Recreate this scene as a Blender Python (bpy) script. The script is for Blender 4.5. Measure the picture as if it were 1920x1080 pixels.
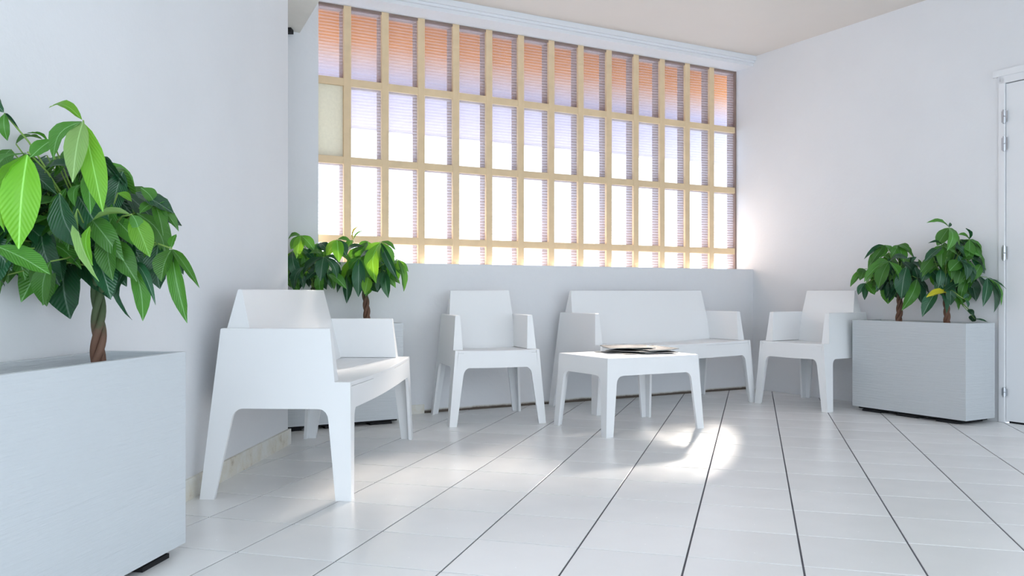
import bpy, bmesh, math, random
from mathutils import Vector, Matrix
for o in list(bpy.data.objects): bpy.data.objects.remove(o, do_unlink=True)
scn = bpy.context.scene
COL = scn.collection
random.seed(7)

# ------------------------------------------------------------------ camera
F, CX, CY, H = 1600.0, 960.0, 548.0, 0.81
cd = bpy.data.cameras.new('camera'); cam = bpy.data.objects.new('camera', cd); COL.objects.link(cam)
cam.location = (0, 0, H); cam.rotation_euler = (math.pi/2, 0, 0)
cd.sensor_width = 36; cd.lens = F/1920*36; cd.shift_y = (CY-540)/1920; cd.clip_start = .05
scn.camera = cam
# ------------------------------------------------------------------ sky, sun, exposure
world = bpy.data.worlds.new('sky'); scn.world = world; world.use_nodes = True
bgn = world.node_tree.nodes['Background']
bgn.inputs[0].default_value = (.78, .89, 1.0, 1); bgn.inputs[1].default_value = 1.0
sd = bpy.data.lights.new('sun', 'SUN'); sun = bpy.data.objects.new('sun', sd); COL.objects.link(sun)
sd.energy = 19; sd.color = (1.0, .90, .75); sd.angle = math.radians(13)
SUN_EL = math.radians(27)
sun_from = Vector((.33*math.cos(SUN_EL), .944*math.cos(SUN_EL), math.sin(SUN_EL)))
sun.rotation_euler = sun_from.to_track_quat('Z', 'Y').to_euler(); sun.location = (3, 12, 6)
vs = scn.view_settings
vs.view_transform = 'Standard'; vs.look = 'None'; vs.gamma = 1; vs.use_curve_mapping = False
vs.exposure = 1.78

# ------------------------------------------------------------------ layout frame of the room
ANG = math.radians(60.852)
DW = Vector((math.sin(ANG), math.cos(ANG), 0))          # along the window wall, to the right
NO = Vector((-math.cos(ANG), math.sin(ANG), 0))         # out through the window wall
CN = Vector((2.028, 7.180, 0))                          # floor corner window wall / right wall
TW = 0.196                                              # window plane behind the wall face
CEIL = 2.79
def WP(t, o, z): return CN - DW*t + NO*o + Vector((0, 0, z))   # t to the left of the corner, o outwards
def G(x, y, z=0):
    Y = F*(H-z)/(y-CY); return Vector(((x-CX)*Y/F, Y, z))
def PX(x, y, Y): return Vector(((x-CX)*Y/F, Y, H+(CY-y)*Y/F))
LWA = Vector((-1.195, 4.55, 0)); LWB = Vector((-1.292, 2.95, 0)); LWP = [LWB]
for k_ in range(12):        # the wall swings gently outwards towards the camera
    a_ = math.radians(3.4+.75*(k_+1)); LWP.append(LWP[-1]-Vector((math.sin(a_), math.cos(a_), 0))*(.14 if k_ < 11 else 3.0))
LWC = LWP[-1]
def left_x(y):
    for a_, b_ in zip([LWA]+LWP, LWP):
        if b_.y <= y <= a_.y: return b_.x+(a_.x-b_.x)*(y-b_.y)/(a_.y-b_.y)
    return -9
def s_of_px(x):   # distance along the right wall from the corner for an image column
    k = (x-CX)/F; d = -NO
    return (k*CN.y-CN.x)/(d.x-k*d.y)

# ------------------------------------------------------------------ materials
def newmat(name):
    m = bpy.data.materials.new(name); m.use_nodes = True
    nt = m.node_tree; return m, nt, nt.nodes['Principled BSDF']
def bump(nt, b, height, strength, dist=.01):
    bn = nt.nodes.new('ShaderNodeBump'); bn.inputs['Strength'].default_value = strength; bn.inputs['Distance'].default_value = dist
    nt.links.new(height, bn.inputs['Height']); nt.links.new(bn.outputs[0], b.inputs['Normal'])
def noise(nt, scale, detail=4, vec=None, rough=.55):
    n = nt.nodes.new('ShaderNodeTexNoise'); n.inputs['Scale'].default_value = scale; n.inputs['Detail'].default_value = detail
    n.inputs['Roughness'].default_value = rough
    if vec: nt.links.new(vec, n.inputs['Vector'])
    return n
def coords(nt, kind='Object', scale=(1, 1, 1)):
    tc = nt.nodes.new('ShaderNodeTexCoord'); mp = nt.nodes.new('ShaderNodeMapping'); mp.inputs['Scale'].default_value = scale
    nt.links.new(tc.outputs[kind], mp.inputs['Vector']); return mp.outputs[0]
def ramp(nt, fac, stops):
    r = nt.nodes.new('ShaderNodeValToRGB'); e = r.color_ramp.elements
    e[0].position, e[0].color = stops[0][0], (*stops[0][1], 1); e[1].position, e[1].color = stops[-1][0], (*stops[-1][1], 1)
    for p, c in stops[1:-1]:
        k = e.new(p); k.color = (*c, 1)
    nt.links.new(fac, r.inputs[0]); return r
def plain(name, col, rough=.5, spec=.5, metal=0, nscale=0, namt=.0, bstr=0, bscale=80):
    m, nt, b = newmat(name)
    b.inputs['Base Color'].default_value = (*col, 1); b.inputs['Roughness'].default_value = rough
    b.inputs['Specular IOR Level'].default_value = spec; b.inputs['Metallic'].default_value = metal
    v = coords(nt)
    if namt:
        n = noise(nt, nscale or 3, 5, v)
        r = ramp(nt, n.outputs[0], [(.3, tuple(c*(1-namt) for c in col)), (.7, tuple(min(1, c*(1+namt*.4)) for c in col))])
        nt.links.new(r.outputs[0], b.inputs['Base Color'])
    if bstr:
        n2 = noise(nt, bscale, 5, v); bump(nt, b, n2.outputs[0], bstr, .004)
    return m
M = {}
M['wall'] = plain('wall_paint', (.80, .81, .83), .7, .3, nscale=1.5, namt=.03, bstr=.25, bscale=45)
M['ceiling'] = plain('ceiling_paint', (.74, .69, .64), .8, .2, nscale=2, namt=.02)
M['trim'] = plain('trim_paint', (.80, .82, .85), .6, .3)
M['cream'] = plain('cream_paint', (.80, .79, .74), .6, .3, nscale=8, namt=.04)
M['plastic'] = plain('white_plastic', (.86, .87, .88), .38, .4, bstr=.05, bscale=300)
M['door'] = plain('door_paint', (.82, .83, .85), .45, .4)
M['metal'] = plain('hinge_steel', (.55, .57, .60), .35, .5, 1)
M['dark'] = plain('dark_gap', (.02, .02, .022), .8, .2)
M['frame'] = plain('beige_mullion_paint', (.82, .63, .40), .6, .3, nscale=9, namt=.08)
M['frame_out'] = plain('brown_outer_mullion', (.30, .22, .19), .8, .2, nscale=9, namt=.15)  # outer mullion halves, darker brown than the inner faces
M['soil'] = plain('potting_soil', (.05, .035, .025), .95, .1, nscale=40, namt=.4, bstr=.8, bscale=60)
M['grout'] = plain('grout', (.15, .15, .17), .9, .2, nscale=5, namt=.3)
M['bar'] = plain('awning_bar', (.75, .75, .78), .4, .4)
def wall_dirty():
    m, nt, b = newmat('parapet_paint')
    b.inputs['Roughness'].default_value = .7; b.inputs['Specular IOR Level'].default_value = .3
    v = coords(nt); sp = nt.nodes.new('ShaderNodeSeparateXYZ'); nt.links.new(v, sp.inputs[0])
    n = noise(nt, 5, 8, v, .75)
    ad = nt.nodes.new('ShaderNodeMath'); ad.operation = 'MULTIPLY_ADD'; ad.inputs[1].default_value = -.027; nt.links.new(n.outputs[0], ad.inputs[0]); nt.links.new(sp.outputs[2], ad.inputs[2])
    r = ramp(nt, ad.outputs[0], [(.0, (.13, .105, .085)), (.005, (.5, .47, .42)), (.016, (.80, .81, .83))])
    nt.links.new(r.outputs[0], b.inputs['Base Color'])
    n2 = noise(nt, 14, 6, v, .65); bump(nt, b, n2.outputs[0], .35, .01)
    return m
M['parapet'] = wall_dirty()
def skirting():
    m, nt, b = newmat('stained_skirting')
    v = coords(nt); n = noise(nt, 7, 6, v, .7)
    r = ramp(nt, n.outputs[0], [(.28, (.40, .32, .22)), (.42, (.74, .70, .60)), (.6, (.80, .79, .74))])
    nt.links.new(r.outputs[0], b.inputs['Base Color']); b.inputs['Roughness'].default_value = .5
    return m
M['skirting'] = skirting()
def tile_mat():
    m, nt, b = newmat('white_floor_tile')
    v = coords(nt); n = noise(nt, 2.2, 4, v)
    tc = nt.nodes.new('ShaderNodeObjectInfo')
    r = ramp(nt, n.outputs[0], [(.3, (.82, .82, .82)), (.7, (.85, .85, .85))])
    hs = nt.nodes.new('ShaderNodeHueSaturation'); mr = nt.nodes.new('ShaderNodeMapRange'); mr.inputs[3].default_value = .96; mr.inputs[4].default_value = 1.03
    nt.links.new(tc.outputs['Random'], mr.inputs[0]); nt.links.new(mr.outputs[0], hs.inputs['Value']); nt.links.new(r.outputs[0], hs.inputs['Color'])
    sp = noise(nt, 26, 1, v); rs = ramp(nt, sp.outputs[0], [(.13, (.4, .4, .4)), (.15, (1, 1, 1))])
    mx = nt.nodes.new('ShaderNodeMix'); mx.data_type = 'RGBA'; mx.blend_type = 'MULTIPLY'; mx.inputs[0].default_value = .6
    nt.links.new(hs.outputs[0], mx.inputs[6]); nt.links.new(rs.outputs[0], mx.inputs[7]); nt.links.new(mx.outputs[2], b.inputs['Base Color'])
    n3 = noise(nt, 6, 5, v); rr = nt.nodes.new('ShaderNodeMapRange'); rr.inputs[3].default_value = .22; rr.inputs[4].default_value = .30
    nt.links.new(n3.outputs[0], rr.inputs[0]); nt.links.new(rr.outputs[0], b.inputs['Roughness'])
    b.inputs['Specular IOR Level'].default_value = .55
    n4 = noise(nt, 7, 2, v); bump(nt, b, n4.outputs[0], .05, .01)
    return m
M['tile'] = tile_mat()
def planter_mat(name, col):
    m, nt, b = newmat(name)
    b.inputs['Base Color'].default_value = (*col, 1); b.inputs['Roughness'].default_value = .55; b.inputs['Specular IOR Level'].default_value = .35
    v = coords(nt, 'Object', (5, 5, 95)); n = noise(nt, 1.2, 6, v, .6)
    v2 = coords(nt, 'Object', (2, 2, 6)); n2 = noise(nt, 2, 3, v2)
    ad = nt.nodes.new('ShaderNodeMixRGB'); ad.blend_type = 'ADD'; ad.inputs[0].default_value = .6
    nt.links.new(n.outputs[0], ad.inputs[1]); nt.links.new(n2.outputs[0], ad.inputs[2])
    bump(nt, b, ad.outputs[0], .55, .006)
    return m
M['planter_pale'] = planter_mat('pale_grained_resin', (.63, .67, .70))
M['planter_grey'] = planter_mat('grey_grained_resin', (.55, .58, .60))
def glass_mat():
    m, nt, b = newmat('ribbed_wired_glass')
    nt.nodes.remove(b); out = nt.nodes['Material Output']
    v = coords(nt)
    w = nt.nodes.new('ShaderNodeTexWave'); w.bands_direction = 'Z'; w.inputs['Scale'].default_value = 15; w.inputs['Distortion'].default_value = .6; w.inputs['Detail'].default_value = 1
    nt.links.new(v, w.inputs['Vector'])
    w2 = nt.nodes.new('ShaderNodeTexWave'); w2.bands_direction = 'X'; w2.inputs['Scale'].default_value = 30; nt.links.new(v, w2.inputs['Vector'])
    mr = nt.nodes.new('ShaderNodeMapRange'); mr.inputs[3].default_value = .02; mr.inputs[4].default_value = .20; nt.links.new(w.outputs['Fac'], mr.inputs[0])
    mr2 = nt.nodes.new('ShaderNodeMapRange'); mr2.inputs[3].default_value = .0; mr2.inputs[4].default_value = .04; nt.links.new(w2.outputs['Fac'], mr2.inputs[0])
    ad = nt.nodes.new('ShaderNodeMath'); nt.links.new(mr.outputs[0], ad.inputs[0]); nt.links.new(mr2.outputs[0], ad.inputs[1])
    tr = nt.nodes.new('ShaderNodeBsdfTransparent'); tr.inputs[0].default_value = (.97, .97, 1, 1)
    tl = nt.nodes.new('ShaderNodeBsdfTranslucent'); tl.inputs[0].default_value = (.90, .89, .97, 1)
    gl = nt.nodes.new('ShaderNodeBsdfGlossy'); gl.inputs['Roughness'].default_value = .2; gl.inputs[0].default_value = (.8, .8, .8, 1)
    m1 = nt.nodes.new('ShaderNodeMixShader'); m2 = nt.nodes.new('ShaderNodeMixShader'); m2.inputs[0].default_value = .04
    nt.links.new(ad.outputs[0], m1.inputs[0]); nt.links.new(tr.outputs[0], m1.inputs[1]); nt.links.new(tl.outputs[0], m1.inputs[2])
    nt.links.new(m1.outputs[0], m2.inputs[1]); nt.links.new(gl.outputs[0], m2.inputs[2]); nt.links.new(m2.outputs[0], out.inputs[0])
    return m
M['glass'] = glass_mat()
def fabric(name, col, tr=.06):
    m, nt, b = newmat(name); nt.nodes.remove(b); out = nt.nodes['Material Output']
    d = nt.nodes.new('ShaderNodeBsdfDiffuse'); t = nt.nodes.new('ShaderNodeBsdfTranslucent'); mx = nt.nodes.new('ShaderNodeMixShader'); mx.inputs[0].default_value = tr
    v = coords(nt); n = noise(nt, 60, 2, v); r = ramp(nt, n.outputs[0], [(.3, tuple(c*.94 for c in col)), (.7, col)])
    for s in (d, t): nt.links.new(r.outputs[0], s.inputs[0])
    nt.links.new(d.outputs[0], mx.inputs[1]); nt.links.new(t.outputs[0], mx.inputs[2]); nt.links.new(mx.outputs[0], out.inputs[0])
    return m
M['haze_pane'] = fabric('pale_haze_pane', (.86, .83, .72), .5)  # beige haze over one window cell, put into the pane's colour
def awning_mat():
    m, nt, b = newmat('orange_to_white_awning_cloth'); nt.nodes.remove(b); out = nt.nodes['Material Output']
    d = nt.nodes.new('ShaderNodeBsdfDiffuse'); t = nt.nodes.new('ShaderNodeBsdfTranslucent'); mx = nt.nodes.new('ShaderNodeMixShader'); mx.inputs[0].default_value = .06
    tc = nt.nodes.new('ShaderNodeTexCoord'); sp = nt.nodes.new('ShaderNodeSeparateXYZ'); nt.links.new(tc.outputs['Object'], sp.inputs[0])
    mr = nt.nodes.new('ShaderNodeMapRange'); mr.inputs[1].default_value = -.85; mr.inputs[2].default_value = 0; nt.links.new(sp.outputs[2], mr.inputs[0])
    r = ramp(nt, mr.outputs[0], [(.40, (.33, .32, .41)), (.52, (.42, .28, .22)), (.62, (.47, .19, .045)), (1, (.43, .15, .03))])
    for q in (d, t): nt.links.new(r.outputs[0], q.inputs[0])
    nt.links.new(d.outputs[0], mx.inputs[1]); nt.links.new(t.outputs[0], mx.inputs[2]); nt.links.new(mx.outputs[0], out.inputs[0])
    return m
M['orange'] = awning_mat()
def leaf_mat(name, col, trans, tcol, rough=.38):
    m, nt, b = newmat(name); out = nt.nodes['Material Output']
    tc = nt.nodes.new('ShaderNodeTexCoord'); sp = nt.nodes.new('ShaderNodeSeparateXYZ'); nt.links.new(tc.outputs['Object'], sp.inputs[0])
    ab = nt.nodes.new('ShaderNodeMath'); ab.operation = 'ABSOLUTE'; nt.links.new(sp.outputs[0], ab.inputs[0])
    rib = ramp(nt, ab.outputs[0], [(.010, tuple(min(1, c*1.5+.14) for c in col)), (.03, col)])
    # side veins: slanted bands
    ma = nt.nodes.new('ShaderNodeMath'); ma.operation = 'MULTIPLY_ADD'; ma.inputs[1].default_value = -.7; nt.links.new(ab.outputs[0], ma.inputs[0]); nt.links.new(sp.outputs[1], ma.inputs[2])
    sn = nt.nodes.new('ShaderNodeMath'); sn.operation = 'MULTIPLY'; sn.inputs[1].default_value = 85; nt.links.new(ma.outputs[0], sn.inputs[0])
    si = nt.nodes.new('ShaderNodeMath'); si.operation = 'SINE'; nt.links.new(sn.outputs[0], si.inputs[0])
    oi = nt.nodes.new('ShaderNodeObjectInfo'); mr = nt.nodes.new('ShaderNodeMapRange'); mr.inputs[3].default_value = .6; mr.inputs[4].default_value = 1.35; nt.links.new(oi.outputs['Random'], mr.inputs[0])
    hs = nt.nodes.new('ShaderNodeHueSaturation'); nt.links.new(mr.outputs[0], hs.inputs['Value']); nt.links.new(rib.outputs[0], hs.inputs['Color'])
    nt.links.new(hs.outputs[0], b.inputs['Base Color']); b.inputs['Roughness'].default_value = rough; b.inputs['Specular IOR Level'].default_value = .5
    bump(nt, b, si.outputs[0], .25, .003)
    t = nt.nodes.new('ShaderNodeBsdfTranslucent'); t.inputs[0].default_value = (*tcol, 1)
    mx = nt.nodes.new('ShaderNodeMixShader'); mx.inputs[0].default_value = trans
    nt.links.new(b.outputs[0], mx.inputs[1]); nt.links.new(t.outputs[0], mx.inputs[2]); nt.links.new(mx.outputs[0], out.inputs[0])
    return m
LM = {'b': leaf_mat('leaf_bright', (.16, .46, .03), .30, (.42, .80, .05)),
      'm': leaf_mat('leaf_mid', (.055, .205, .026), .22, (.17, .46, .03)),
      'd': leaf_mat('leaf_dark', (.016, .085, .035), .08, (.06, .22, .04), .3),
      'p': leaf_mat('leaf_pale_underside', (.26, .45, .14), .30, (.4, .65, .15), .5),
      'y': leaf_mat('leaf_yellow', (.62, .56, .03), .25, (.8, .7, .05))}
def bark():
    m, nt, b = newmat('braided_bark')
    tc = nt.nodes.new('ShaderNodeTexCoord'); sp = nt.nodes.new('ShaderNodeSeparateXYZ'); nt.links.new(tc.outputs['Object'], sp.inputs[0])
    n = noise(nt, 40, 5, tc.outputs['Object'], .7)
    ad = nt.nodes.new('ShaderNodeMath'); ad.operation = 'MULTIPLY_ADD'; ad.inputs[1].default_value = .10; nt.links.new(n.outputs[0], ad.inputs[0]); nt.links.new(sp.outputs[2], ad.inputs[2])
    r = ramp(nt, ad.outputs[0], [(.15, (.17, .08, .05)), (.30, (.13, .07, .045)), (.34, (.07, .09, .04)), (.45, (.05, .10, .035))])
    nt.links.new(r.outputs[0], b.inputs['Base Color']); b.inputs['Roughness'].default_value = .7
    bump(nt, b, n.outputs[0], .5, .004); return m
M['bark'] = bark()
M['stalk'] = plain('green_stalk', (.22, .36, .08), .45, .4)
M['deadleaf'] = plain('dry_leaf', (.03, .03, .028), .7, .2)

# ------------------------------------------------------------------ mesh helpers
class MB:
    def __init__(s): s.v = []; s.f = []
    def hexa(s, p):      # 8 points: bottom ring 0-3, top ring 4-7
        b = len(s.v); s.v += [Vector(q) for q in p]
        s.f += [tuple(b+i for i in q) for q in ((3, 2, 1, 0), (4, 5, 6, 7), (0, 1, 5, 4), (1, 2, 6, 5), (2, 3, 7, 6), (3, 0, 4, 7))]
    def box(s, x0, x1, y0, y1, z0, z1, fn=None):
        p = [(x0, y0, z0), (x1, y0, z0), (x1, y1, z0), (x0, y1, z0), (x0, y0, z1), (x1, y0, z1), (x1, y1, z1), (x0, y1, z1)]
        s.hexa([fn(*q) for q in p] if fn else p)
    def prism(s, a, b_):   # two matching point rings
        n = len(a); k = len(s.v); s.v += [Vector(q) for q in a] + [Vector(q) for q in b_]
        s.f.append(tuple(k+i for i in reversed(range(n)))); s.f.append(tuple(k+n+i for i in range(n)))
        for i in range(n):
            j = (i+1) % n; s.f.append((k+i, k+j, k+n+j, k+n+i))
    def tube(s, pts, r0, r1=None, n=6):
        r1 = r0 if r1 is None else r1; k = len(s.v); m = len(pts)
        for i, p in enumerate(pts):
            d = (pts[min(i+1, m-1)]-pts[max(i-1, 0)]).normalized()
            u = d.orthogonal().normalized() if abs(d.x) > .9 else d.cross(Vector((1, 0, 0))).normalized(); w = d.cross(u)
            r = r0+(r1-r0)*i/(m-1)
            for a in range(n):
                th = 2*math.pi*a/n; s.v.append(p+u*math.cos(th)*r+w*math.sin(th)*r)
        for i in range(m-1):
            for a in range(n):
                c = (a+1) % n; s.f.append((k+i*n+a, k+i*n+c, k+(i+1)*n+c, k+(i+1)*n+a))
        s.f.append(tuple(k+a for a in reversed(range(n)))); s.f.append(tuple(k+(m-1)*n+a for a in range(n)))
    def build(s, name, mat, parent=None, origin=None, bevel=None, smooth=False):
        me = bpy.data.meshes.new(name)
        og = Vector(origin) if origin is not None else Vector((0, 0, 0))
        me.from_pydata([tuple(v-og) for v in s.v], [], s.f); me.validate()
        bm = bmesh.new(); bm.from_mesh(me); bmesh.ops.recalc_face_normals(bm, faces=bm.faces)
        if bevel:
            w, cond = bevel; es = [e for e in bm.edges if cond(e) and e.calc_face_angle(0) > .5]
            bmesh.ops.bevel(bm, geom=es, offset=w, segments=2, affect='EDGES', profile=.6)
        bm.to_mesh(me); bm.free()
        if smooth:
            for p in me.polygons: p.use_smooth = True
        me.materials.append(mat)
        o = bpy.data.objects.new(name, me); COL.objects.link(o); o.location = og
        if parent: o.parent = parent
        return o
def tag(o, label=None, cat=None, group=None, kind=None):
    if label: o['label'] = label
    if cat: o['category'] = cat
    if group: o['group'] = group
    if kind: o['kind'] = kind
    return o
def empty(name, loc=(0, 0, 0), rz=0):
    o = bpy.data.objects.new(name, None); COL.objects.link(o); o.location = loc; o.rotation_euler = (0, 0, rz); o.empty_display_size = .1; return o

# ------------------------------------------------------------------ floor
fb = MB(); BK = -1.7
outer = [Vector((-3.2, BK, 0)), Vector((8.2, BK, 0))]
def clip(poly, p0, nin):
    out = []
    for i in range(len(poly)):
        a, b = poly[i], poly[(i+1) % len(poly)]; da, db = (a-p0).dot(nin), (b-p0).dot(nin)
        if da >= 0: out.append(a)
        if (da >= 0) != (db >= 0): out.append(a+(b-a)*(da/(da-db)))
    return out
room = [Vector((-3.2, BK, 0)), Vector((8.2, BK, 0)), Vector((8.2, 9, 0)), Vector((-3.2, 9, 0))]
room = clip(clip(room, CN, -NO), CN, -DW)
zz = Vector((0, 0, 1))
fb.prism([p-zz*.12 for p in room], [p-zz*.003 for p in room])
floor = tag(fb.build('floor', M['grout']), kind='structure', label='white square tiles laid diagonally with thin grey grout')
TS, TY = 0.33819, 0.27666
TO = Vector((-1.1836, 2.7518, 0)); TB = Vector((math.cos(TY), -math.sin(TY), 0)); TA = Vector((math.sin(TY), math.cos(TY), 0))
g = .003
full = None; rest = MB(); ntile = 0
def tile_mesh(poly, c):
    mb = MB(); mb.prism([p-c-zz*.011 for p in poly], [p-c for p in poly]); return mb
for i in range(-16, 32):
    for j in range(-24, 18):
        q = [TO+TB*((i+a)*TS+s*g)+TA*((j+b)*TS+t*g) for a, b, s, t in ((0, 0, 1, 1), (1, 0, -1, 1), (1, 1, -1, -1), (0, 1, 1, -1))]
        if not any((p.x > -3.2 and p.x < 8.2 and p.y > BK) for p in q): continue
        pol = clip(clip(q, CN-NO*.004, -NO), CN-DW*.004, -DW)
        if len(pol) < 3: continue
        c = sum(pol, Vector())/len(pol)
        vis = False
        for p in pol+[c]:
            if p.y > .6:
                x, y = CX+F*p.x/p.y, CY+F*H/p.y
                if -60 < x < 1980 and y < 1130: vis = True
        # behind the left wall nothing of the floor is seen
        if vis and c.y < 4.3 and c.x < -1.5: vis = False
        if vis and c.x < -1.8 : vis = False
        if not vis:
            rest.prism([p-zz*.011 for p in pol], [p.copy() for p in pol]); continue
        if len(pol) == 4 and all((pol[k]-q[k]).length < 1e-6 for k in range(4)):
            if full is None:
                o = tile_mesh(pol, c).build('floor_tile', M['tile'], floor, bevel=(.0012, lambda e: all(v.co.z > -.001 for v in e.verts))); full = o
            else:
                o = full.copy(); COL.objects.link(o); o.parent = floor
        else: o = tile_mesh(pol, c).build('floor_tile', M['tile'], floor)
        o.location = c; ntile += 1
tag(rest.build('floor_tile_remainder', M['tile'], floor), kind='stuff')

# ------------------------------------------------------------------ walls and ceiling
TL, TOP = 5.3, 3.1
TPIER = 3.717; SILL = 1.003; HEAD = 2.71; WT = .30
b = MB()
b.box(-.25, TL, 0, WT, -.1, SILL, WP)
wb = tag(b.build('wall_back', M['parapet']), kind='structure', label='pale blue-white window wall with grimy foot')
b = MB(); b.box(TPIER, TL, 0, WT, SILL, TOP, WP); b.box(-.25, TPIER, 0, WT, HEAD, TOP, WP)
b.build('upper_wall', M['wall'], wb)
S0, S1 = s_of_px(1874), s_of_px(1874)+1.02          # door opening along the right wall
DH = 2.155
def RP(s, d, z): return CN - NO*s + DW*d + Vector((0, 0, z))      # s towards the camera, d into the wall
b = MB(); b.box(-WT, S0, 0, .25, -.1, TOP, RP); b.box(S0, S1, 0, .25, DH, TOP, RP); b.box(S1, 10.0, 0, .25, -.1, TOP, RP)
b.build('wall_right', M['wall'])['kind'] = 'structure'
b = MB()
o2 = Vector((-.22, .02, 0)); o3 = Vector((-.25, 0, 0))
ring = [LWA]+LWP+[LWC+o3, LWB+o3, LWA+Vector((-.26, -.22, 0)), LWA+Vector((-2.1, -.22, 0)), LWA+Vector((-2.1, 0, 0))]
b.prism([p+zz*-.1 for p in ring], [p+zz*TOP for p in ring])
wl = b.build('wall_left', M['wall']); wl['kind'] = 'structure'
for p_ in wl.data.polygons:
    p_.use_smooth = len(p_.vertices) == 4
wl.data.set_sharp_from_angle(angle=math.radians(20))
b = MB(); e0 = WP(TL-.35, 0, 0); b.box(-3.1, -2.9, 4.4, 5.6, -.1, TOP); b.build('wall_alcove', M['wall'])['kind'] = 'structure'
# ceiling as one slab over the room
cr = [Vector((-3.3, BK-.1, 0)), Vector((8.4, BK-.1, 0)), Vector((8.4, 9, 0)), Vector((-3.3, 9, 0))]
cr = clip(clip(cr, CN+NO*.02, -NO), CN+DW*.02, -DW)
b = MB(); b.prism([p+zz*CEIL for p in cr], [p+zz*(CEIL+.12) for p in cr]); b.build('ceiling', M['ceiling'])['kind'] = 'structure'
b = MB(); b.box(.0, TPIER+.6, -.035, .01, 2.752, CEIL, WP); b.box(.0, TPIER+.6, -.018, .01, 2.735, 2.752, WP)
b.build('trim_1', M['trim'])['kind'] = 'structure'
# beam that meets the pier under the ceiling
pb = WP(3.835, 0, 0); bd = Vector((math.sin(math.radians(-23.5)), math.cos(math.radians(-23.5)), 0)); bl = Vector((-.9, -.35, 0))
q0, q1 = pb-bd*.0, pb-bd*.70
b = MB(); r_ = [q1, q0, q0+bl*.7, q1+bl*.3]
b.prism([p+zz*2.425 for p in r_], [p+zz*(CEIL-.002) for p in r_])
tb = tag(b.build('trim_2', M['cream']), kind='structure')
b = MB(); c0 = pb+Vector((-.03, -.05, 0)); b.box(c0.x-.05, c0.x+.004, c0.y-.06, c0.y+.0, 2.40, 2.426); b.build('dark_gap_box', M['dark'], tb)  # dark box standing in for the dark gap at the beam
# skirting along the left wall
b = MB(); dl = (LWA-LWB).normalized(); nl = Vector((dl.y, -dl.x, 0))
r_ = [LWB, LWA+dl*.012, LWA+dl*.012+nl*.014, LWB+nl*.014]
b.prism([p+zz*0 for p in r_], [p+zz*.082 for p in r_]); b.build('baseboard_left', M['skirting'])['kind'] = 'structure'
b = MB(); r_ = [WP(3.0, 0, 0), WP(TL-.4, 0, 0), WP(TL-.4, -.012, 0), WP(3.0, -.012, 0)]
b.prism([p for p in r_], [p+zz*.06 for p in r_]); b.build('baseboard_back', M['skirting'])['kind'] = 'structure'

# ------------------------------------------------------------------ window of small panes
win = tag(empty('window_1', WP(1.9, TW, SILL)), kind='structure', label='wide window of small ribbed panes between beige mullions')
def wbuild(mb, name, mat, origin, parent=win, bevel=None):
    o = mb.build(name, mat, None, origin=origin, bevel=bevel); o.parent = parent; o.matrix_parent_inverse = Matrix.Translation(-Vector(parent.location)); return o
MS, M0, MW = .2655, .2765, .052
mts = [M0+MS*k for k in range(0, 14)]
bars = [2.205, 1.685, 1.163]
GO = TW+.022
for t in mts:
    mb = MB(); mb.box(t-MW/2, t+MW/2, TW, TW+.024, SILL-.06, HEAD+.02, WP)
    # rebate lips that hold the glass
    wbuild(mb, 'mullion', M['frame'], WP(t, TW, SILL), bevel=(.004, lambda e: True))
    mb = MB(); mb.box(t-MW/2+.002, t+MW/2-.002, TW+.026, TW+.105, SILL-.06, HEAD+.02, WP); wbuild(mb, 'outer_mullion', M['frame_out'], WP(t, TW, SILL))
mb = MB(); mb.box(-.01, .014, TW, TW+.10, SILL-.06, HEAD+.02, WP); wbuild(mb, 'frame_edge', M['frame_out'], WP(0, TW, SILL))
mb = MB(); mb.box(0, mts[-1], TW+.004, TW+.10, HEAD-.016, HEAD+.02, WP); wbuild(mb, 'frame_edge', M['frame_out'], WP(1.9, TW, HEAD))
for z in bars:
    mb = MB(); mb.box(0, mts[-1], TW+.0025, TW+.0238, z-.0255, z+.0255, WP); wbuild(mb, 'transom', M['frame'], WP(1.9, TW, z), bevel=(.004, lambda e: True))
    mb = MB(); mb.box(0, mts[-1], TW+.027, TW+.104, z-.0235, z+.0235, WP); wbuild(mb, 'outer_transom', M['frame_out'], WP(1.9, TW, z))
edges_t = [0.0]+mts; edges_z = [HEAD]+bars+[SILL-.05]
for i in range(len(edges_t)-1):
    for j in range(4):
        t0 = edges_t[i]+(MW/2-.004 if i else .01); t1 = edges_t[i+1]-MW/2+.004
        z1 = edges_z[j]-(.0215 if j else .008); z0 = edges_z[j+1]+.0215
        mb = MB(); mb.box(t0, t1, GO, GO+.006, z0, z1, WP)
        o = wbuild(mb, 'pane', M['haze_pane'] if (i == 13 and j == 1) else M['glass'], WP((t0+t1)/2, GO, (z0+z1)/2))
# ------------------------------------------------------------------ awning outside
aw = tag(empty('awning', WP(1.9, WT, 2.95)), 'orange and white cloth awning seen through the window panes', 'awning')
def AP(t, o, z): return WP(t, TW+o, z)
prof = [(.105, 2.95), (.476, 2.60), (1.0, 2.10)]
for nm, a, c, mat in (('canopy_cloth', prof[0], prof[2], 'orange'),):
    mb = MB()
    mb.prism([AP(-3.6, *a), AP(5.5, *a), AP(5.5, *c), AP(-3.6, *c)], [AP(t, o+.002, z+.003) for t, (o, z) in ((-3.6, a), (5.5, a), (5.5, c), (-3.6, c))])
    wbuild(mb, nm, M[mat], WP(1.9, WT, 2.95), aw)
mb = MB(); mb.tube([AP(-3.6, 1.0, 2.095), AP(5.5, 1.0, 2.095)], .014, n=8); wbuild(mb, 'front_bar', M['bar'], WP(1.9, WT, 2.1), aw)

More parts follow.
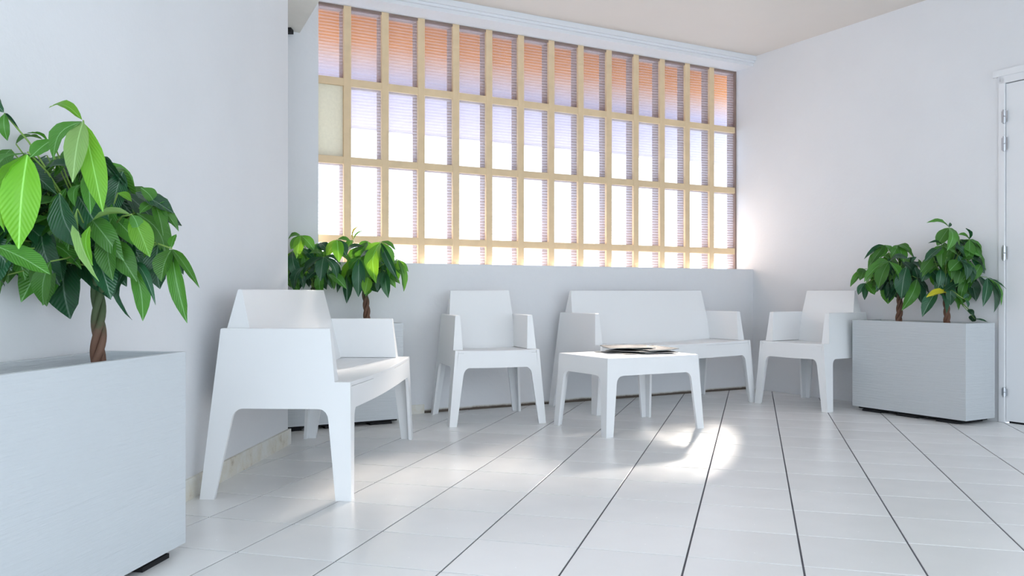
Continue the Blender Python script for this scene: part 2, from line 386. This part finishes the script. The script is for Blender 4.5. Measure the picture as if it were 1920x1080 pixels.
# ------------------------------------------------------------------ door in the right wall
door = tag(empty('door_1', RP(S0, 0, 0)), kind='structure', label='plain white door with steel hinges at the right edge')
def dbuild(mb, name, mat, parent=door, bevel=None):
    o = mb.build(name, mat, None, bevel=bevel); o.parent = parent; o.matrix_parent_inverse = Matrix.Translation(-Vector(door.location)); return o
fw = s_of_px(1886)-s_of_px(1874)
mb = MB(); mb.box(S0, S0+fw, -.014, .08, 0, DH, RP); fr = dbuild(mb, 'door_frame', M['door'], bevel=(.004, lambda e: True))
mb = MB(); mb.box(S1-fw, S1, -.014, .08, 0, DH, RP); dbuild(mb, 'door_frame', M['door'])
mb = MB(); mb.box(S0, S1, -.014, .08, DH-.045, DH, RP); dbuild(mb, 'door_frame', M['door'])
mb = MB(); mb.box(S0+fw+.004, S1-fw-.004, -.004, .036, .012, DH-.05, RP); leaf_d = dbuild(mb, 'door_leaf', M['door'])
mb = MB(); mb.box(S0+fw-.001, S1-fw, .038, .06, -.1, DH-.04, RP); dbuild(mb, 'door_light_block', M['dark'])  # dark sheet added behind the leaf to block light leaking under it
mb = MB(); mb.box(S0-.03, S1+.03, -.022, 0, DH, DH+.04, RP); dbuild(mb, 'door_architrave', M['door'])
sh = S0+fw
Yd = RP(sh, 0, 0).y
def zpix(y): return H+(CY-y)*Yd/F
for y0, y1 in ((206, 232), (256, 284), (460, 489), (726, 744)):
    z1, z0 = zpix(y0), zpix(y1)
    mb = MB(); zm = (z0+z1)/2
    mb.tube([RP(sh, -.018, z0), RP(sh, -.018, zm-.002)], .0085, n=10); mb.tube([RP(sh, -.018, zm+.002), RP(sh, -.018, z1)], .0085, n=10)
    hg = dbuild(mb, 'hinge', M['metal'])
    mb = MB(); mb.box(sh-.018, sh+.018, -.0165, -.0142, z0+.008, z1-.008, RP); mb.build('hinge_plate', M['metal'], hg)

# ------------------------------------------------------------------ moulded plastic seats and table
def fillet(e1, z1, e2, z2, n=4):   # quarter curve from the leg's inner edge up to the apron underside
    return [(e1+(e2-e1)*(1-math.cos(a)), z1+(z2-z1)*math.sin(a)) for a in [math.pi/2*k/n for k in range(1, n+1)]]
def wing(mb, foot, mid, far, ztop, outer, inward, along, th=.016, e0=0):
    """one wing of an L-shaped leg: outer(z) is the corner point, along the direction away from it, inward the thickness"""
    pts = [(e0, 0), (foot, 0), (mid, ztop-.045)]+fillet(mid, ztop-.045, far, ztop)+[(e0, ztop)]
    a = [outer(z)+along*e for e, z in pts]
    mb.prism(a, [p+inward*th for p in a])
def Vx(x, y, z): return Vector((x, y, z))
AZ, SZ, AR, BZ = .352, .457, .667, .822
def make_seat(name, W, sag):
    root = empty(name); a0 = W/2
    X = lambda z: a0-.0875*z
    YF = lambda z: -(.30-.03*z)
    YB = lambda z: .30-.0915*z
    for sx in (-1, 1):
        for sy in (-1, 1):
            mb = MB(); yf = YF if sy < 0 else YB
            out = lambda z: Vx(sx*X(z), yf(z), z)
            wing(mb, .046, .062, .10, AZ, out, Vx(0, -sy, 0), Vx(-sx, 0, 0), e0=.016)
            wing(mb, .062 if sy < 0 else .058, .088, .125, AZ, out, Vx(-sx, 0, 0), Vx(0, -sy, 0))
            mb.build('leg', M['plastic'], root)
        # arm with its side apron
        mb = MB(); e = lambda z: .03+.03*(AR-z)/(AR-SZ)
        ins = [(-.224, SZ-.004), (-.20, AR)]
        P = lambda y, z, inn: Vx(sx*(X(z)-(e(z) if inn else 0)), y, z)
        mb.hexa([P(-.224, SZ, 0), P(YB(SZ), SZ, 0), P(YB(SZ), SZ, 1), P(-.224, SZ, 1),
                 P(-.20, AR, 0), P(YB(AR), AR, 0), P(YB(AR), AR, 1), P(-.20, AR, 1)])
        Q = lambda y, z, d: Vx(sx*(X(z)-d), y, z)
        mb.hexa([Q(YF(AZ), AZ, 0), Q(YB(AZ), AZ, 0), Q(YB(AZ), AZ, .018), Q(YF(AZ), AZ, .018),
                 Q(YF(SZ), SZ, 0), Q(YB(SZ), SZ, 0), Q(YB(SZ), SZ, .018), Q(YF(SZ), SZ, .018)])
        mb.build('armrest', M['plastic'], root, bevel=(.005, lambda ed: all(v.co.z > SZ+.05 for v in ed.verts)))
    # seat: sheet with a slight hollow, front and back aprons
    mb = MB(); N = 16; k = len(mb.v)
    def dip(u, v): return -sag*math.sin(math.pi*u)-.010*math.sin(math.pi*u)*math.sin(math.pi*min(1, v*1.0))
    rows = 6
    for j in range(rows+1):
        y = YF(SZ)+(YB(SZ)-.02-YF(SZ))*j/rows
        for i in range(N+1):
            u = i/N; xs = X(SZ)-.018; mb.v.append(Vx(-xs+2*xs*u, y, SZ+dip(u, j/rows)))
    top0 = k; k2 = len(mb.v)
    for q in range(k, k2): mb.v.append(mb.v[q]-Vx(0, 0, .018))
    id_ = lambda j, i, l: (k2 if l else k)+j*(N+1)+i
    for j in range(rows):
        for i in range(N):
            mb.f.append((id_(j, i, 0), id_(j, i+1, 0), id_(j+1, i+1, 0), id_(j+1, i, 0)))
            mb.f.append((id_(j, i, 1), id_(j+1, i, 1), id_(j+1, i+1, 1), id_(j, i+1, 1)))
    for i in range(N):
        mb.f.append((id_(0, i, 0), id_(0, i, 1), id_(0, i+1, 1), id_(0, i+1, 0))); mb.f.append((id_(rows, i, 0), id_(rows, i+1, 0), id_(rows, i+1, 1), id_(rows, i, 1)))
    for j in range(rows):
        mb.f.append((id_(j, 0, 0), id_(j+1, 0, 0), id_(j+1, 0, 1), id_(j, 0, 1))); mb.f.append((id_(j, N, 0), id_(j, N, 1), id_(j+1, N, 1), id_(j+1, N, 0)))
    mb.build('seat', M['plastic'], root, bevel=(.005, lambda ed: all(v.co.y < YF(SZ)+.001 and v.co.z > SZ-.016-sag for v in ed.verts)), smooth=False)
    for nm, yf, s_ in (('front_apron', YF, 1), ('back_apron', YB, -1)):
        mb = MB(); lo = []; hi = []
        us = [i/N for i in range(N+1)]
        xa, xb = X(AZ)-.018, X(SZ)-.018
        lo = [Vx(-xa+2*xa*u, yf(AZ), AZ-(sag if s_ > 0 else 0)*math.sin(math.pi*u)) for u in us]
        hi = [Vx(-xb+2*xb*u, yf(SZ-.018), SZ-.018+((dip(u, 0)) if s_ > 0 else 0)) for u in us]
        ring = lo+hi[::-1]
        mb.prism(ring, [p+Vx(0, s_*.018, 0) for p in ring]); mb.build(nm, M['plastic'], root)
    mb = MB(); hb = lambda z: X(z)-.034
    lv = [(.43, .072, .25), (AR, .135, .226), (BZ, .172, .187)]
    for (z0, f0, r0), (z1, f1, r1) in zip(lv, lv[1:]):
        mb.hexa([Vx(-hb(z0), f0, z0), Vx(hb(z0), f0, z0), Vx(hb(z0), r0, z0), Vx(-hb(z0), r0, z0), Vx(-hb(z1), f1, z1), Vx(hb(z1), f1, z1), Vx(hb(z1), r1, z1), Vx(-hb(z1), r1, z1)])
    mb.build('backrest', M['plastic'], root, bevel=(.004, lambda ed: any(v.co.z > AR+.05 for v in ed.verts) and all(v.co.z > AR+.05 for v in ed.verts)))
    return root
def copy_tree(o):
    c = o.copy(); COL.objects.link(c)
    for ch in o.children:
        d = ch.copy(); COL.objects.link(d); d.parent = c
    return c
def put(o, x, y, face):      # face: heading (degrees) of the seat's right-hand direction, measured like the wall angles
    o.location = (x, y, 0); o.rotation_euler = (0, 0, math.radians(face)); return o
sofa = make_seat('sofa', 1.42, .012)
put(sofa, -.885, 4.03, 90-3)
tag(sofa, 'white plastic two-seat sofa at the left wall, seen from its end', 'sofa', 'white plastic sofas')
sofa2 = copy_tree(sofa); sc = WP(1.345, -.362, 0); put(sofa2, sc.x, sc.y, 29.15)
tag(sofa2, 'white plastic two-seat sofa under the window, behind the coffee table', 'sofa', 'white plastic sofas')
chair = make_seat('armchair', .61, .003)
put(chair, -.165, 5.49, 16)
tag(chair, 'white plastic armchair under the window, between left sofa and coffee table', 'chair', 'white plastic armchairs')
chair2 = copy_tree(chair)
put(chair2, 2.195, 6.165, -55)
tag(chair2, 'white plastic armchair against the right wall, beside the grey planter', 'chair', 'white plastic armchairs')
# coffee table
tab = tag(empty('coffee_table'), 'low white plastic coffee table with magazines on it', 'table')
A0, B0, TZ, TAZ = .355, .275, .44, .338
TX = lambda z: A0-.025*z/TZ
TYY = lambda z: B0-.022*z/TZ
for sx in (-1, 1):
    for sy in (-1, 1):
        mb = MB(); out = lambda z: Vx(sx*TX(z), sy*TYY(z), z)
        wing(mb, .048, .066, .105, TAZ, out, Vx(0, -sy, 0), Vx(-sx, 0, 0), e0=.016); wing(mb, .048, .066, .105, TAZ, out, Vx(-sx, 0, 0), Vx(0, -sy, 0))
        mb.build('leg', M['plastic'], tab)
for sy in (-1, 1):
    mb = MB(); p = [Vx(-TX(TAZ), sy*TYY(TAZ), TAZ), Vx(TX(TAZ), sy*TYY(TAZ), TAZ), Vx(TX(TZ-.02), sy*TYY(TZ-.02), TZ-.02), Vx(-TX(TZ-.02), sy*TYY(TZ-.02), TZ-.02)]
    p = [Vx(q.x-math.copysign(.016, q.x), q.y, q.z) for q in p]; mb.prism(p, [q+Vx(0, -sy*.016, 0) for q in p]); mb.build('apron', M['plastic'], tab)
    mb = MB(); p = [Vx(sy*TX(TAZ), -TYY(TAZ), TAZ), Vx(sy*TX(TAZ), TYY(TAZ), TAZ), Vx(sy*TX(TZ-.02), TYY(TZ-.02), TZ-.02), Vx(sy*TX(TZ-.02), -TYY(TZ-.02), TZ-.02)]
    mb.prism(p, [q+Vx(-sy*.016, 0, 0) for q in p]); mb.build('apron', M['plastic'], tab)
mb = MB(); x0, y0, x1, y1 = TX(TZ-.02), TYY(TZ-.02), TX(TZ), TYY(TZ)
mb.hexa([Vx(-x0, -y0, TZ-.02), Vx(x0, -y0, TZ-.02), Vx(x0, y0, TZ-.02), Vx(-x0, y0, TZ-.02), Vx(-x1, -y1, TZ), Vx(x1, -y1, TZ), Vx(x1, y1, TZ), Vx(-x1, y1, TZ)])
mb.build('table_top', M['plastic'], tab, bevel=(.005, lambda e: all(v.co.z > TZ-.001 for v in e.verts)))
put(tab, .70, 5.155, 29.15)

# ------------------------------------------------------------------ magazines
M['paper'] = plain('magazine_pages', (.75, .74, .72), .6, .3)
def cover_mat(name, c1, c2, sc):
    m, nt, b = newmat(name); v = coords(nt); n = noise(nt, sc, 2, v); r = ramp(nt, n.outputs[0], [(.45, c1), (.55, c2)])
    nt.links.new(r.outputs[0], b.inputs['Base Color']); b.inputs['Roughness'].default_value = .65; b.inputs['Specular IOR Level'].default_value = .2; return m
CV = [cover_mat('cover_dark', (.012, .012, .014), (.04, .04, .045), 9), cover_mat('cover_grey', (.03, .03, .033), (.11, .11, .115), 7),
      cover_mat('cover_white', (.35, .35, .35), (.12, .12, .125), 5), cover_mat('cover_black', (.012, .012, .012), (.05, .05, .055), 4), cover_mat('cover_smoke', (.012, .012, .013), (.06, .06, .06), 6)]
def magazine(x, y, rz, z, th, cov, label, curl):
    c = tab.matrix_basis.to_translation() if False else Vector(tab.location)
    rr = math.radians(29.15); wx = c.x+x*math.cos(rr)-y*math.sin(rr); wy = c.y+x*math.sin(rr)+y*math.cos(rr)
    root = tag(empty('magazine', (wx, wy, z), math.radians(29.15+rz)), label, 'magazine', 'magazines on the coffee table')
    N = 8; w, l = .105, .145
    def sheet(z0, z1, e):
        mb = MB(); a = []; 
        xs = [-w-e+(2*(w+e))*i/N for i in range(N+1)]
        cz = lambda x_: curl*max(0, (x_+w*.2)/w)**2
        prof = [(x_, z0+cz(x_)) for x_ in xs]+[(x_, z1+cz(x_)) for x_ in reversed(xs)]
        mb.prism([Vx(p, -l-e, q) for p, q in prof], [Vx(p, l+e, q) for p, q in prof]); return mb
    sheet(.0, .0008, .002).build('cover', cov, root); sheet(.0008, th-.0008, 0).build('pages', M['paper'], root); sheet(th-.0008, th, .002).build('cover', cov, root)
magazine(.02, .07, 12, TZ+.0005, .003, CV[2], 'pale magazine lying lowest and furthest left on the coffee table', .001)
magazine(.19, .0, -18, TZ+.0048, .004, CV[1], 'grey magazine lying flat at the right front of the magazine pile', .002)
magazine(.09, .05, 25, TZ+.0112, .004, CV[0], 'dark-covered magazine in the middle of the magazine pile', .003)
magazine(.20, .03, -6, TZ+.0184, .005, CV[3], 'black magazine lying uppermost at the right of the magazine pile', .005)
magazine(.08, .11, 70, TZ+.0285, .004, CV[4], 'smoke-grey magazine topping the back left of the magazine pile', .003)

# ------------------------------------------------------------------ planters
def planter(front_right, ang, w, d, h, mat, label, soilz=.5):
    """front_right: floor corner; ang: heading of the front edge direction (left to right)"""
    u = Vector((math.cos(ang), math.sin(ang), 0)); v = Vector((-u.y, u.x, 0))
    c = front_right-u*w/2+v*d/2
    root = tag(empty('planter', (c.x, c.y, 0), ang), label, 'planter', 'rectangular planters')
    x, y, t, z0 = w/2, d/2, .022, .028
    mb = MB(); k = [(-x, -y), (x, -y), (x, y), (-x, y)]; ki = [(-x+t, -y+t), (x-t, -y+t), (x-t, y-t), (-x+t, y-t)]
    vs_ = [Vx(*p, z0) for p in k]+[Vx(*p, h) for p in k]+[Vx(*p, h) for p in ki]+[Vx(*p, .08) for p in ki]
    mb.v = vs_
    for i in range(4):
        j = (i+1) % 4
        mb.f += [(i, j, 4+j, 4+i), (4+i, 4+j, 8+j, 8+i), (8+i, 8+j, 12+j, 12+i)]
    mb.f += [(3, 2, 1, 0), (12, 13, 14, 15)]
    mb.build('body', mat, root, bevel=(.003, lambda e: (abs(e.verts[0].co.z-e.verts[1].co.z) > .3 and abs(e.verts[0].co.x) > x-.001) or all(v_.co.z > h-.001 for v_ in e.verts)))
    mb = MB(); mb.box(-x+.03, x-.03, -y+.03, y-.03, .014, z0); mb.build('base_plate', M['dark'], root)
    for px in (-x+.14, 0, x-.14):
        mb = MB(); mb.box(px-.07, px+.07, -y+.015, y-.015, 0, .014); mb.build('foot', M['dark'], root)
    mb = MB(); mb.box(-x+t-.002, x-t+.002, -y+t-.002, y-t+.002, soilz-.1, soilz); mb.build('soil', M['soil'], root)
    return root, c
A8 = math.radians(90-9)
pl1, pc1 = planter(Vector((-1.02, 2.67, 0)), A8, .84, .265, .625, M['planter_pale'], 'pale grained planter in the left foreground', .45)
# front edge of the back-left planter follows the window wall
p2 = WP(3.28, -.335, 0)
pl2, pc2 = planter(p2, math.radians(29.15), .84, .28, .62, M['planter_pale'], 'pale planter half hidden behind the left sofa', .52)
p3 = RP(2.105, -.345, 0)
pl3, pc3 = planter(p3, math.radians(29.15-90), .825, .295, .62, M['planter_grey'], 'grey planter against the right wall beside the door', .52)

# ------------------------------------------------------------------ money trees
LV = {}
def leaf_mesh(var, mk):
    if (var, mk) in LV: return LV[(var, mk)]
    arch, fold, shape = [(.05, .10, 0), (.16, .16, 0), (.28, .12, 1), (.12, .30, 1), (.38, .20, 0)][var]
    n = 9; mb = MB(); me = bpy.data.meshes.new('leaf')
    vs_, fs = [], []
    for i in range(n+1):
        u = i/n
        wd = (math.sin(math.pi*u**(.80 if shape else .95))**.8 if 0 < u < 1 else 0)*.5
        if shape: wd *= (.75+.35*u)
        if u > .82: wd *= 1-.35*(u-.82)/.18
        wd = max(wd, .012)
        z = arch*math.sin(math.pi*u)*(1-.25*u)
        rip = .012*math.sin(u*21+var)
        for c in (-1, -.5, 0, .5, 1):
            vs_.append((c*wd, u, z+abs(c)*wd*fold*(-1 if var == 4 else 1)+rip*abs(c)))
    for i in range(n):
        for c in range(4):
            a = i*5+c; fs.append((a, a+1, a+6, a+5))
    me.from_pydata(vs_, [], fs)
    for p in me.polygons: p.use_smooth = True
    me.materials.append(LM[mk]); LV[(var, mk)] = me; return me
PLANES = [(CN, -NO), (CN, -DW)]
dlw = (LWA-LWB).normalized(); dlc = (LWC-LWB).normalized()
def inside(p, mrg=.025):
    if (p-CN).dot(-NO) < mrg or (p-CN).dot(-DW) < mrg: return False
    if p.y > LWA.y: return True
    x = left_x(p.y)
    return p.x > x+mrg
def fit_in(p):
    q = p.copy(); c = Vector((0, 0, H))
    for k in range(60):
        if inside(q): return q
        q = c+(q-c)*.99
    return q
def put_leaf(parent, B, T, w, mk, var, rnd, face=None):
    o = bpy.data.objects.new('leaf', leaf_mesh(var, mk)); COL.objects.link(o)
    y = T-B; L = y.length; y = y/L
    f_ = face or (Vector((rnd.uniform(-.35, .35), -.55, .75)))
    z = f_-y*f_.dot(y)
    if z.length < .05: z = Vector((0, -1, .2))-y*Vector((0, -1, .2)).dot(y)
    z.normalize(); x = y.cross(z)
    m = Matrix(((x.x*w, y.x*L, z.x*L, B.x), (x.y*w, y.y*L, z.y*L, B.y), (x.z*w, y.z*L, z.z*L, B.z), (0, 0, 0, 1)))
    o.matrix_world = m
    po = Vector((parent.parent or parent).location); o.parent = parent; o.matrix_parent_inverse = Matrix.Translation(-po)
    o.matrix_basis = m
    return o
def money_tree(name, label, base, trunk_top, rad, hubs, singles, Yc, depth, seed, fill=0, crown=None, wm=1.0):
    """hubs: (x, y, [(tip x, tip y, width px, colour)...]) in photo pixels, front ones first; singles: base x,y, tip x,y, width, colour"""
    rnd = random.Random(seed)
    root = tag(empty(name, base), label, 'plant', 'braided money trees in the planters')
    def loc(mb, nm, mat, smooth=True):
        o = mb.build(nm, mat, None, origin=base, smooth=smooth); o.location = (0, 0, 0); o.parent = root; return o
    ax = trunk_top-base
    for s in range(3):
        pts = []
        for i in range(33):
            u = i/32; a = 2*math.pi*(s/3+u*1.9); r = rad*.62*(1.15-.3*u)
            pts.append(base+ax*u+Vector((math.cos(a)*r, math.sin(a)*r, 0))+Vector((.012*math.sin(u*3.1), 0, 0)))
        mb = MB(); mb.tube(pts, rad*.66, rad*.5, 8); loc(mb, 'stem', M['bark'])
    st = MB(); items = []
    n = max(1, len(hubs))
    for i, (hx, hy, tips) in enumerate(hubs):
        Y = Yc-depth+2*depth*(i/n)+rnd.uniform(-.02, .02)
        Hb = fit_in(PX(hx, hy, Y))
        mid = (trunk_top+Hb)/2+Vector((0, 0, .04))
        sk = MB(); sk.tube([trunk_top, (trunk_top+mid)/2+Vector((0, 0, .01)), mid, (mid+Hb)/2+Vector((0, 0, .012)), Hb], .0035*wm, .0022*wm, 5)
        twig = loc(sk, 'leaf_stalk', M['stalk'])
        for (tx, ty, w, mk) in tips:
            dY = rnd.uniform(-.07, .02)
            T = fit_in(PX(tx, ty, Hb.y+dY))
            # a little gap so the blade starts on its stalk
            put_leaf(twig, Hb+(T-Hb)*.03, T, w*Hb.y/F*1.12, mk, rnd.choice([0, 1, 1, 2, 3]), rnd)
    for i, (bx, by, tx, ty, w, mk) in enumerate(singles):
        Y = Yc-depth*1.1+2*depth*i/max(1, len(singles))
        B = fit_in(PX(bx, by, Y)); T = fit_in(PX(tx, ty, Y+rnd.uniform(-.06, .03)))
        put_leaf(root, B, T, w*Y/F*1.12, mk, rnd.choice([0, 1, 1, 2]), rnd)
        d = (trunk_top-B); st.tube([B, B+d*.3+Vector((0, 0, .012)), B+d*.6+Vector((0, 0, .03)), trunk_top], .0018*wm, .003*wm, 5)
    if fill:
        cx, cy, rx, ry, lp = crown
        for k in range(fill):
            a = rnd.uniform(0, 2*math.pi); r = math.sqrt(rnd.random())
            bx, by = cx+rx*r*math.cos(a), cy+ry*r*math.sin(a)
            Y = Yc+rnd.uniform(-depth*.35, depth*1.1); az = rnd.uniform(-1.1, 1.1); l = lp*rnd.uniform(.7, 1.1)
            B = fit_in(PX(bx, by, Y)); T = fit_in(PX(bx+l*math.sin(az)*.8, by+l*math.cos(az)*.8, Y+rnd.uniform(-.05, .05)))
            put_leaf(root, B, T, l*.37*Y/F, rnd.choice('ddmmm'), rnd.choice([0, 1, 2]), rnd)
            if k % 3 == 0: d = trunk_top-B; st.tube([B, B+d*.5+Vector((0, 0, .02)), trunk_top], .0018*wm, .003*wm, 5)
    loc(st, 'leaf_stalks', M['stalk'])
    return root
# left foreground tree
Yl = 2.40
bl_ = PX(172, 690, Yl); bl_.z = .44
money_tree('money_tree', 'large bushy money tree in the left foreground planter', bl_, PX(181, 500, Yl), .0185,
  [(52, 285, [(35, 467, 60, 'b'), (8, 435, 44, 'b'), (-30, 380, 40, 'm')]),
   (156, 226, [(92, 202, 24, 'b'), (100, 300, 42, 'm'), (136, 342, 36, 'p'), (193, 398, 40, 'b')]),
   (247, 402, [(172, 414, 18, 'p'), (281, 482, 38, 'b'), (262, 440, 24, 'm')]),
   (322, 466, [(302, 528, 38, 'm'), (331, 439, 19, 'm'), (374, 540, 15, 'm'), (351, 606, 26, 'm'), (344, 515, 16, 'd')]),
   (290, 382, [(264, 352, 30, 'm'), (315, 374, 18, 'm'), (335, 434, 18, 'm'), (306, 442, 26, 'm'), (262, 400, 26, 'm')]),
   (245, 490, [(212, 556, 32, 'd'), (247, 600, 18, 'd'), (268, 602, 32, 'm'), (292, 572, 16, 'd'), (226, 520, 24, 'd')]),
   (183, 290, [(192, 397, 34, 'b'), (216, 362, 30, 'b'), (165, 390, 30, 'm'), (248, 364, 11, 'd')]),
   (190, 293, [(216, 340, 22, 'd'), (226, 345, 14, 'm')]),
   (8, 212, [(-4, 176, 24, 'd'), (14, 264, 20, 'm'), (36, 242, 5, 'd')]),
   (125, 470, [(132, 598, 66, 'd'), (80, 573, 38, 'm'), (208, 562, 46, 'd')])],
  [(-6, 462, 94, 515, 46, 'm'), (112, 362, 155, 468, 54, 'd'), (145, 392, 186, 528, 16, 'p'), (168, 425, 174, 498, 22, 'b'), (95, 490, 82, 572, 36, 'm'),
   (98, 262, 56, 296, 30, 'm'), (90, 266, 50, 250, 11, 'm'), (84, 322, 143, 312, 26, 'd'), (165, 325, 170, 402, 26, 'm'), (155, 345, 141, 388, 24, 'm'),
   (221, 362, 247, 378, 18, 'b'), (-30, 440, 22, 508, 44, 'd'), (-25, 525, 9, 538, 13, 'd'), (170, 470, 208, 560, 46, 'd'), (297, 458, 300, 542, 42, 'd'),
   (200, 412, 206, 488, 40, 'm'), (100, 438, 84, 486, 32, 'b'), (215, 430, 262, 484, 46, 'd'), (228, 455, 238, 520, 50, 'd'), (60, 300, 95, 390, 40, 'm'),
   (20, 280, -20, 330, 36, 'm'), (130, 300, 120, 380, 36, 'm'), (240, 420, 296, 470, 34, 'm'), (30, 270, 80, 262, 16, 'm'), (0, 330, 30, 420, 40, 'm')],
  2.28, .17, 3, 125, (120, 375, 140, 105, 138))
# two trees behind the sofa
cA = pc2; uB = Vector((math.cos(math.radians(29.15)), math.sin(math.radians(29.15)), 0))
def on_axis(px, c, u):      # point on a planter's long axis seen at an image column
    k = (px-CX)/F; s = (k*c.y-c.x)/(u.x-k*u.y); return c+u*s
t1 = on_axis(686, cA, uB); t1.z = .51
money_tree('money_tree', 'sunlit money tree behind the left sofa, right of the pair', t1, PX(682, 535, t1.y), .019,
  [(673, 483, [(643, 532, 21, 'b'), (672, 557, 22, 'd'), (688, 532, 20, 'm'), (712, 481, 17, 'd'), (655, 505, 20, 'm')]),
   (713, 453, [(705, 531, 32, 'b'), (735, 503, 20, 'm'), (746, 525, 14, 'd'), (690, 490, 24, 'b'), (742, 470, 12, 'm')]),
   (746, 486, [(749, 509, 18, 'b'), (757, 547, 13, 'm'), (730, 520, 16, 'm')]),
   (722, 508, [(728, 559, 17, 'd'), (708, 548, 18, 'd'), (742, 540, 12, 'm')]),
   (690, 452, [(675, 500, 24, 'm'), (700, 500, 26, 'b'), (668, 470, 16, 'm')]),
   (648, 500, [(650, 569, 19, 'd'), (632, 549, 12, 'd'), (668, 545, 18, 'm')]),
   (662, 450, [(672, 424, 8, 'y'), (682, 432, 4, 'm'), (650, 470, 16, 'm')])],
  [(690, 520, 684, 552, 18, 'b'), (700, 530, 708, 548, 18, 'd')], t1.y-.04, .10, 5, 46, (698, 488, 45, 32, 50))
t2 = on_axis(590, cA, uB); t2.z = .51
money_tree('money_tree', 'money tree behind the left sofa, cut off by the wall edge', t2, PX(588, 540, t2.y), .019,
  [(607, 481, [(632, 522, 18, 'd'), (601, 527, 22, 'd'), (568, 516, 20, 'd'), (580, 475, 14, 'm'), (640, 498, 12, 'd')]),
   (632, 449, [(636, 492, 22, 'b'), (658, 453, 12, 'm'), (612, 480, 18, 'b'), (650, 480, 20, 'd')]),
   (564, 441, [(545, 468, 16, 'm'), (590, 470, 18, 'm'), (556, 485, 18, 'b'), (540, 450, 14, 'm')]),
   (600, 455, [(585, 490, 20, 'm'), (620, 478, 16, 'd'), (606, 470, 18, 'd')]),
   (548, 470, [(570, 492, 13, 'b'), (540, 520, 18, 'b'), (562, 530, 22, 'd')]),
   (610, 505, [(612, 543, 24, 'd'), (585, 543, 24, 'd'), (560, 545, 20, 'd')])],
  [(570, 500, 552, 545, 20, 'd'), (545, 490, 546, 540, 18, 'm')], t2.y-.04, .10, 6, 50, (588, 488, 50, 32, 50))
# right pair
uR = -NO
t3 = on_axis(1680, pc3, uR); t3.z = .51
money_tree('money_tree', 'shorter money tree in the grey planter, next to the armchair', t3, PX(1686, 540, t3.y), .019,
  [(1667, 490, [(1647, 541, 22, 'm'), (1622, 524, 16, 'm'), (1688, 532, 20, 'm'), (1704, 486, 18, 'd'), (1636, 500, 14, 'm')]),
   (1720, 522, [(1727, 568, 22, 'd'), (1691, 582, 22, 'm'), (1706, 563, 20, 'd'), (1752, 512, 18, 'd'), (1742, 550, 18, 'd')]),
   (1684, 459, [(1670, 483, 16, 'm'), (1711, 482, 16, 'm'), (1695, 492, 20, 'm'), (1706, 470, 14, 'm')]),
   (1659, 459, [(1620, 486, 9, 'd'), (1633, 494, 14, 'm'), (1650, 484, 14, 'm'), (1672, 476, 12, 'm')]),
   (1621, 504, [(1594, 538, 12, 'm'), (1612, 526, 14, 'm'), (1606, 512, 10, 'm')]),
   (1623, 530, [(1609, 553, 13, 'd'), (1621, 563, 10, 'd'), (1640, 553, 17, 'm')]),
   (1664, 520, [(1665, 570, 27, 'm'), (1650, 545, 20, 'd'), (1684, 560, 24, 'd')])],
  [(1700, 500, 1690, 560, 26, 'd'), (1690, 490, 1712, 530, 24, 'd')], t3.y-.03, .11, 8, 66, (1680, 503, 52, 32, 52))
t4 = on_axis(1773, pc3, uR); t4.z = .51
money_tree('money_tree', 'taller money tree with one yellow leaf, in the grey planter near the door', t4, PX(1771, 548, t4.y), .018,
  [(1780, 426, [(1737, 418, 11, 'm'), (1781, 417, 6, 'd'), (1757, 461, 22, 'm'), (1800, 462, 24, 'm'), (1776, 470, 20, 'm')]),
   (1767, 461, [(1733, 491, 16, 'd'), (1765, 501, 17, 'm'), (1796, 478, 16, 'm'), (1740, 456, 6, 'd'), (1752, 480, 16, 'm')]),
   (1800, 488, [(1830, 519, 18, 'm'), (1780, 508, 22, 'm'), (1812, 525, 20, 'd'), (1826, 486, 14, 'm')]),
   (1818, 449, [(1810, 428, 9, 'd'), (1841, 477, 14, 'm'), (1848, 508, 10, 'm'), (1816, 490, 18, 'm'), (1796, 440, 12, 'm')]),
   (1851, 520, [(1887, 542, 4, 'd'), (1864, 586, 16, 'd'), (1843, 575, 15, 'd'), (1877, 573, 10, 'm'), (1855, 552, 14, 'm')]),
   (1780, 549, [(1736, 558, 15, 'y'), (1797, 582, 16, 'm'), (1806, 576, 9, 'm')]),
   (1757, 545, [(1729, 594, 22, 'd'), (1774, 588, 15, 'd')]),
   (1812, 515, [(1800, 545, 24, 'd'), (1830, 565, 22, 'd'), (1822, 540, 24, 'd'), (1850, 505, 14, 'm')]),
   (1745, 505, [(1728, 528, 20, 'd'), (1750, 535, 20, 'm'), (1768, 540, 20, 'd')])],
  [(1806, 560, 1817, 552, 7, 'd'), (1810, 562, 1815, 577, 7, 'd'), (1815, 580, 1826, 592, 9, 'd'), (1827, 590, 1823, 603, 13, 'd'), (1828, 598, 1852, 604, 6, 'd')], t4.y-.03, .11, 9, 80, (1797, 492, 52, 46, 50))
